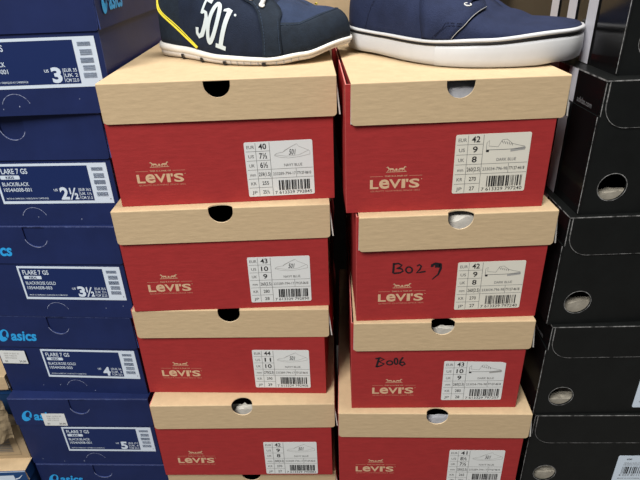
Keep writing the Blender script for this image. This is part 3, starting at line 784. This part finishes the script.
#ENDSHOEDATA
def insole(S_, parent):
    bm = bmesh.new(); n = 40
    vs = []
    for i in range(n):
        o = S_.outline(i / n); c = S_.h0 + (S_.h1 - S_.h0) * S_.tt(o); p = c + (o - c) * .90
        vs.append(bm.verts.new((p.x, p.y, lerp_tab(S_.zt, S_.ax(p)) + .003)))
    bm.faces.new(vs); bmesh.ops.triangulate(bm, faces=bm.faces)
    return finish('insole', bm, ['lining'], parent)
def tongue(S_, parent, k, x0, x1, wd, lift):
    """padded flap under the laces, rising towards the ankle"""
    bm = bmesh.new(); ax = (S_.h1 - S_.h0).normalized(); L = (S_.h1 - S_.h0).length; side = Vector((-ax.y, ax.x)); V = []
    for i in range(13):
        t = i / 12; x = x0 + (x1 - x0) * t; c = S_.h0 + ax * (x * (L + .07) - .035)
        z = lerp_tab(S_.rd, x) + lift * (1 - t) ** 1.5 - .002 * t
        V.append([bm.verts.new((*(c + side * wd * (1 - .35 * t) * (j / 4 - 1)), z - .012 * (j / 4 - 1) ** 2)) for j in range(9)])
    for i in range(12):
        for j in range(8): bm.faces.new((V[i][j], V[i + 1][j], V[i + 1][j + 1], V[i][j + 1]))
    o = finish('tongue', bm, [k], parent, smooth=True)
    sd = o.modifiers.new('thickness', 'SOLIDIFY'); sd.thickness = .004; sd.offset = 0
    return o
def ring(parent, S_, u, a, r, k, name='eyelet'):
    c = S_.upper(u, a, .0026); e = .006
    n = (S_.upper(u + e, a) - S_.upper(u, a)).cross(S_.upper(u, a + e) - S_.upper(u, a)).normalized()
    q = n.to_track_quat('Z', 'Y')
    return cord(parent, name, [c + q @ Vector((r * math.cos(rad(t * 30)), r * math.sin(rad(t * 30)), 0)) for t in range(12)], .0007, k, True)
def laces(S_, parent, k, eyes, r, off=.004):
    for (u, a), (u2, a2) in eyes:
        P = [S_.upper(u, a, .0006), S_.upper(u, a + .05, off * .7)]
        top = S_.upper(u, .92, off); top2 = S_.upper(1 - u2, .92, off)
        P += [S_.upper(u, (a + .9) / 2, off), top, top2, S_.upper(1 - u2, (a2 + .9) / 2, off), S_.upper(1 - u2, a2 + .05, off * .7), S_.upper(1 - u2, a2, .0006)]
        cord(parent, 'lace', [Vector(p) for p in cr([tuple(p) for p in P], 30)], r, k)
def edge2(f0, f1):
    """strip between two (u, a) polylines"""
    A, B = cr(f0, 41), cr(f1, 41)
    def g(s, w):
        a, b = A[round(s * 40)], B[round(s * 40)]
        return (a[0] + (b[0] - a[0]) * w, a[1] + (b[1] - a[1]) * w)
    return g
def dashes(S_, parent, pts, k, r=.00028, n=14, off=.0014):
    P = cr(pts, n * 3 + 1); bm = bmesh.new()
    for i in range(n):
        a, b = S_.upper(*P[i * 3], off=off), S_.upper(*P[i * 3 + 2], off=off)
        d = (b - a).normalized(); s1 = d.orthogonal().normalized() * r; s2 = d.cross(s1)
        va = [bm.verts.new(a + s1 * math.cos(t) + s2 * math.sin(t)) for t in (0, 1.57, 3.14, 4.71)]
        vb = [bm.verts.new(b + s1 * math.cos(t) + s2 * math.sin(t)) for t in (0, 1.57, 3.14, 4.71)]
        for q in range(4): bm.faces.new((va[q], va[(q + 1) % 4], vb[(q + 1) % 4], vb[q]))
        bm.faces.new(va); bm.faces.new(vb[::-1])
    o = finish('stitching', bm, [k], parent); return o

# ---- the 501 shoe
sh = thing('sneaker', 'navy blue sneaker with 501 on its side, standing on the size 40 box', 'shoe', (0, 0, zL), 0)
shoe_upper(LS, sh, ['mesh_blue', 'suede_dark', 'side_fabric'], lambda u, a, t: 1 if t < .20 else (0 if .325 < u < .675 else 2), .70, .50)
sole_mesh(LS, sh, [(0, -.004), (.12, 0), (.45, .0012), (.50, .0008), (.55, .0022), (.80, .0026), (.97, .0012), (1, -.0015), (.98, -.006)], ['midsole', 'outsole'],
          lambda u, j: 1 if j < 3 else 0, name='sole')
for u in (.105, .168, .232, .310, .895, .83, .76, .69):
    bm, V = band(LS, [(.02, -.002), (.04, .0022), (.40, .0026), (.42, -.001)], 64, u - .0035, u + .0035)
    finish('sole_slot', bm, ['blackrub'], sh)
for q in range(9):
    u = .245 + q * .0135 + (.02 if q > 4 else 0)
    bm, V = band(LS, [(.10, 0), (.12, .0014), (.48, .0017), (.50, 0)], 200, u - .0008, u + .0008)  # raised grey strip: shade of a tread groove put into the colour
    finish('groove_shade', bm, ['ink_soft'], sh)
insole(LS, sh)
for m_ in (0, 1):
    fl = (lambda p: [(1 - u, a) for u, a in p]) if m_ else (lambda p: p)
    patch(LS, sh, 'toe_cap', 'suede_dark', edge2(fl([(.345, 0), (.37, 0), (.41, 0), (.46, 0), (.5, 0)]), fl([(.336, .40), (.360, .43), (.392, .53), (.435, .64), (.5, .70)])), .0008, nu=40)
    patch(LS, sh, 'eyestay', 'suede_dark', edge2(fl([(.308, .01), (.308, .16), (.302, .36), (.290, .50), (.262, .60), (.235, .70)]), fl([(.343, .01), (.340, .28), (.338, .42), (.337, .58), (.318, .74), (.26, .82)])), .0014, nu=40)
    dashes(LS, sh, fl([(.338, .37), (.362, .40), (.394, .50), (.437, .61), (.5, .67)]), 'stitch', n=26)
    dashes(LS, sh, fl([(.339, .03), (.336, .28), (.334, .42)]), 'stitch', n=14, off=.0022)
    dashes(LS, sh, fl([(.312, .03), (.312, .18), (.306, .38), (.294, .52), (.266, .62)]), 'stitch', n=18, off=.0022)
    P = cr(fl([(.022, .62), (.030, .42), (.037, .31), (.050, .25), (.085, .16), (.122, .07), (.158, .012)]), 30)
    cord(sh, 'piping', on_upper(LS, P, .0009), .00105, 'yellow')
    P = cr(fl([(.026, .62), (.034, .42), (.042, .33), (.056, .26), (.090, .175), (.126, .085), (.160, .02)]), 30)
    cord(sh, 'piping', on_upper(LS, P, .0010), .0005, 'yellow')
tongue(LS, sh, 'mesh_blue', .34, .66, .020, .016)
# yellow trim down the far side of the vamp
cord(sh, 'piping', on_upper(LS, cr([(.62, .86), (.60, .93), (.585, .97)], 8), .0016), .0009, 'yellow')
eyes = [(.302, .56), (.282, .60), (.262, .65), (.244, .71)]
for u, a in eyes: ring(sh, LS, u, a, .0022, 'metal'); ring(sh, LS, 1 - u, a, .0022, 'metal')
laces(LS, sh, 'lace', [(eyes[0], eyes[1]), (eyes[1], eyes[0]), (eyes[1], eyes[2]), (eyes[2], eyes[2]), (eyes[3], eyes[3])], .0020)
laces(LS, sh, 'lace', [(eyes[0], eyes[0])], .0023, .0045)
# the number printed on the side: tall condensed slab figures that follow the surface
def number(S_, parent, BL, BR, TL, TR):
    a = Art(); X = 0
    k = 'numwhite'
    a.rect(3, 88, 27, 100, k); a.rect(3, 52, 10, 88, k)                      # 5
    a.line([(6, 54), (12, 60), (19, 60), (25, 50), (26, 30), (22, 10), (13, 3), (5, 7), (2, 18)], [7, 8, 10, 12, 13, 12, 9, 9, 11], k)
    a.line(arc(48, 50, 12, 46, 0, 360, 28), [11] * 29, k)                     # 0
    a.rect(76, 6, 87, 100, k); a.rect(68, 0, 95, 8, k); a.poly([(76, 100), (67, 90), (67, 84), (76, 88)], k)   # 1
    X = 96
    a.poly(arc(X + 1, 92, 3, 4, 0, 330, 7), 'numwhite')
    W = X
    def f(x, z, l):
        s, v = x * 1000 / W, z * 10
        u = (BL[0] * (1 - s) + BR[0] * s) * (1 - v) + (TL[0] * (1 - s) + TR[0] * s) * v
        q = (BL[1] * (1 - s) + BR[1] * s) * (1 - v) + (TL[1] * (1 - s) + TR[1] * s) * v
        return S_.upper(u, q, .0008)
    bm = bmesh.new()
    for pts, mi, lay in a.p:
        # subdivide by mapping every corner onto the curved side
        try: bm.faces.new([bm.verts.new(Vector((x, y, 0))) for x, y in pts])
        except ValueError: pass
    bmesh.ops.triangulate(bm, faces=bm.faces)
    for _ in range(2): bmesh.ops.subdivide_edges(bm, edges=[e for e in bm.edges if e.calc_length() > 6], cuts=2, use_grid_fill=False)
    bmesh.ops.triangulate(bm, faces=bm.faces)
    for v in bm.verts: v.co = f(v.co.x / 1000, v.co.y / 1000, 0)
    return finish('number_print', bm, ['numwhite'], parent, norm=False)
number(LS, sh, (.157, .10), (.236, .03), (.192, .51), (.259, .40))

# ---- the plain canvas shoe
rs = thing('canvas_shoe', 'plain navy canvas shoe with thick white sole, standing on the right size 42 box', 'shoe', (0, 0, zR), 0)
shoe_upper(RS, rs, ['canvas'], lambda u, a, t: 0, .72, .48)
sole_mesh(RS, rs, [(0, -.004), (.06, .0005), (.3, .0018), (.7, .0016), (.80, .0010), (.98, .0004), (1, -.0012), (.98, -.006)], ['midsole2'])
bm, V = band(RS, [(.80, .0006), (.815, .0018), (.885, .0016), (.90, .0002)]); finish('foxing_stripe', bm, ['blackrub'], rs, smooth=True)
bm, V = band(RS, [(.90, .0006), (.92, .0020), (.98, .0020), (1.02, .0012), (1.03, -.001)]); finish('foxing_rim', bm, ['midsole2'], rs, smooth=True)
bm, V = band(RS, [(.03, .0004), (.06, .0014), (.3, .0026), (.7, .0024), (.79, .0014), (.80, .0006)], 128, .228, .74); finish('toe_bumper', bm, ['midsole2'], rs, smooth=True)
insole(RS, rs)
for m_ in (0, 1):
    fl = (lambda p: [(1 - u, a) for u, a in p]) if m_ else (lambda p: p)
    fr_ = [(.250, .02), (.259, .14), (.267, .26), (.275, .53), (.279, .74), (.270, .87)]
    patch(RS, rs, 'eyestay', 'canvas', edge2(fl(fr_), fl([(.205, .02), (.20, .15), (.195, .3), (.188, .5), (.18, .66), (.17, .70)])), .0016, nu=40)
    cord(rs, 'piping', on_upper(RS, cr(fl([(.250, .02), (.259, .14), (.267, .26), (.275, .53), (.279, .74)]), 24), .0022), .0003, 'ink_soft')
    dashes(RS, rs, fl([(.223, .04), (.235, .13), (.242, .22), (.265, .26)]), 'stitch_dark', n=14, off=.0026)
    dashes(RS, rs, fl([(.227, .05), (.238, .14), (.245, .19), (.263, .22)]), 'stitch_dark', n=14, off=.0026)
    dashes(RS, rs, fl([(.075, .02), (.085, .2), (.10, .4), (.11, .6)]), 'stitch_dark', n=16, off=.001)
tongue(RS, rs, 'canvas_dark', .30, .69, .022, .014)
eyesR = [(.258, .63), (.240, .69), (.222, .74)]
for u, a in eyesR: ring(rs, RS, u, a, .0030, 'metal'); ring(rs, RS, 1 - u, a, .0030, 'metal')
laces(RS, rs, 'canvas_dark', [(eyesR[0], eyesR[0]), (eyesR[0], eyesR[1]), (eyesR[1], eyesR[0]), (eyesR[1], eyesR[2]), (eyesR[2], eyesR[1])], .0018)

# ------------------------------------------------------------------ things behind and at the far left
def plain_box(name, label, cat, x0, x1, y0, y1, z0, z1, body, lidk=None, lh=.012, group=None, edge='kraft_edge'):
    t = thing(name, label, cat, ((x0 + x1) / 2, y0, z0), 0, group)
    W, D, H = x1 - x0, y1 - y0, z1 - z0
    if lidk:
        carton_body(t, W - .003, D - .003, H - T - .0002, body, 'grey_in', edge)
        lid_mesh(t, W, D, H, lh, 0, .0014, 0, lidk, lidk, 'grey_in', edge, flare=0)
    else:
        carton_body(t, W, D, H - T, body, 'grey_in', edge)
        bm = bmesh.new(); h = D / 2 - .0008
        for y in (0, D / 2 + .0008): boxb(bm, -W / 2, W / 2, y, y + h, H - T + .0001, H)
        finish('top_flap', bm, [body], t)
    return t
plain_box('gap_backing_box', 'added dark box behind the red shoe boxes, darkening the gaps, under the brown carton', 'backing box', -.31, .215, .845, 1.15, 0, .53, 'black', None, edge='black')  # unseen box, added so that the gaps between the stacks stay black
t = plain_box('carton', 'large brown carton standing behind the two topmost red shoe boxes', 'carton', -.31, .215, .845, 1.15, .5303, .80, 'carton')
bm = bmesh.new(); boxb(bm, -.2625, .2625, .1275, .1775, .2699, .2702); finish('tape', bm, ['brownpaper'], t)

q1 = plain_box('shoe_box', 'blue shoe box with kraft top and white mark at bottom left corner', 'shoe box', -.60, -.4172, .520, .79, 0, .0655, 'blue', 'blue', .02)
a = Art(); a.rect(-91, -.5, 91.4, 269, 'kraft'); a.build('kraft_top', q1, lambda x, z, l: Vector((x, z, .0655 + l)), .0002)
a = Art(); a.line([(-92, 64.8), (91.4, 64.8)], 1.2, 'white_cool'); a.build('worn_edge', q1, front(0, 0, -.0014), .0002)
a = Art(); a.poly([(45, 36), (76, 36), (74, 58), (48, 58)], 'white_cool')
a.line([(74, 50), (80, 52), (86, 58)], [2.5, 2, .5], 'white_cool'); a.build('label_print', q1, front(0, 0, -.0014), .0003)
q2 = plain_box('cardboard_box', 'small brown box with printed barcode on the blue box at far left', 'cardboard box', -.60, -.4185, .541, .78, .0658, .130, 'carton')
a = Art(); X = 90.7
a.line([(X - 70, 7), (X - 11, 7), (X - 11, 56)], .8, 'brownpaper'); a.line([(X - 70, 7), (X - 70, 56)], .8, 'brownpaper')
barcode(a, X - 60, 13, X - 20, 50, 'ink_grey', 91, True); a.build('barcode', q2, front(0, 0, 0), .0003)
q3 = plain_box('shoe_box', 'dark blue box behind crumpled brown paper at the far left edge', 'shoe box', -.60, -.423, .560, .79, .1302, .181, 'teal', 'blue', .012)
q4 = plain_box('cardboard_box', 'flat kraft box topmost of the small pile at the far left edge', 'cardboard box', -.60, -.4195, .553, .78, .1812, .2055, 'kraft', 'kraft', .022)
# crumpled brown paper hanging down in front of the dark blue box
from mathutils import noise
bm = bmesh.new(); V = []
for j in range(17):
    row = []
    for i in range(21):
        u, v = i / 20, j / 16
        x = -.475 + .0545 * u - .004 * (v ** 2) * u; z = .104 + .080 * v + .012 * u * (1 - v)
        n = noise.noise(Vector((u * 4, v * 4, 3.3))) + .5 * noise.noise(Vector((u * 9, v * 9, 1.1)))
        row.append(bm.verts.new((x, .529 + .009 * v + n * .006, z + .004 * math.sin(u * 9))))
    V.append(row)
for j in range(16):
    for i in range(20): bm.faces.new((V[j][i], V[j][i + 1], V[j + 1][i + 1], V[j + 1][i]))
o = finish('packing_paper', bm, ['brownpaper'], None)
sd = o.modifiers.new('thickness', 'SOLIDIFY'); sd.thickness = .0008
o['label'] = 'crumpled brown packing paper hanging over the small brown box at the far left'; o['category'] = 'packing paper'
bpy.context.view_layer.update()
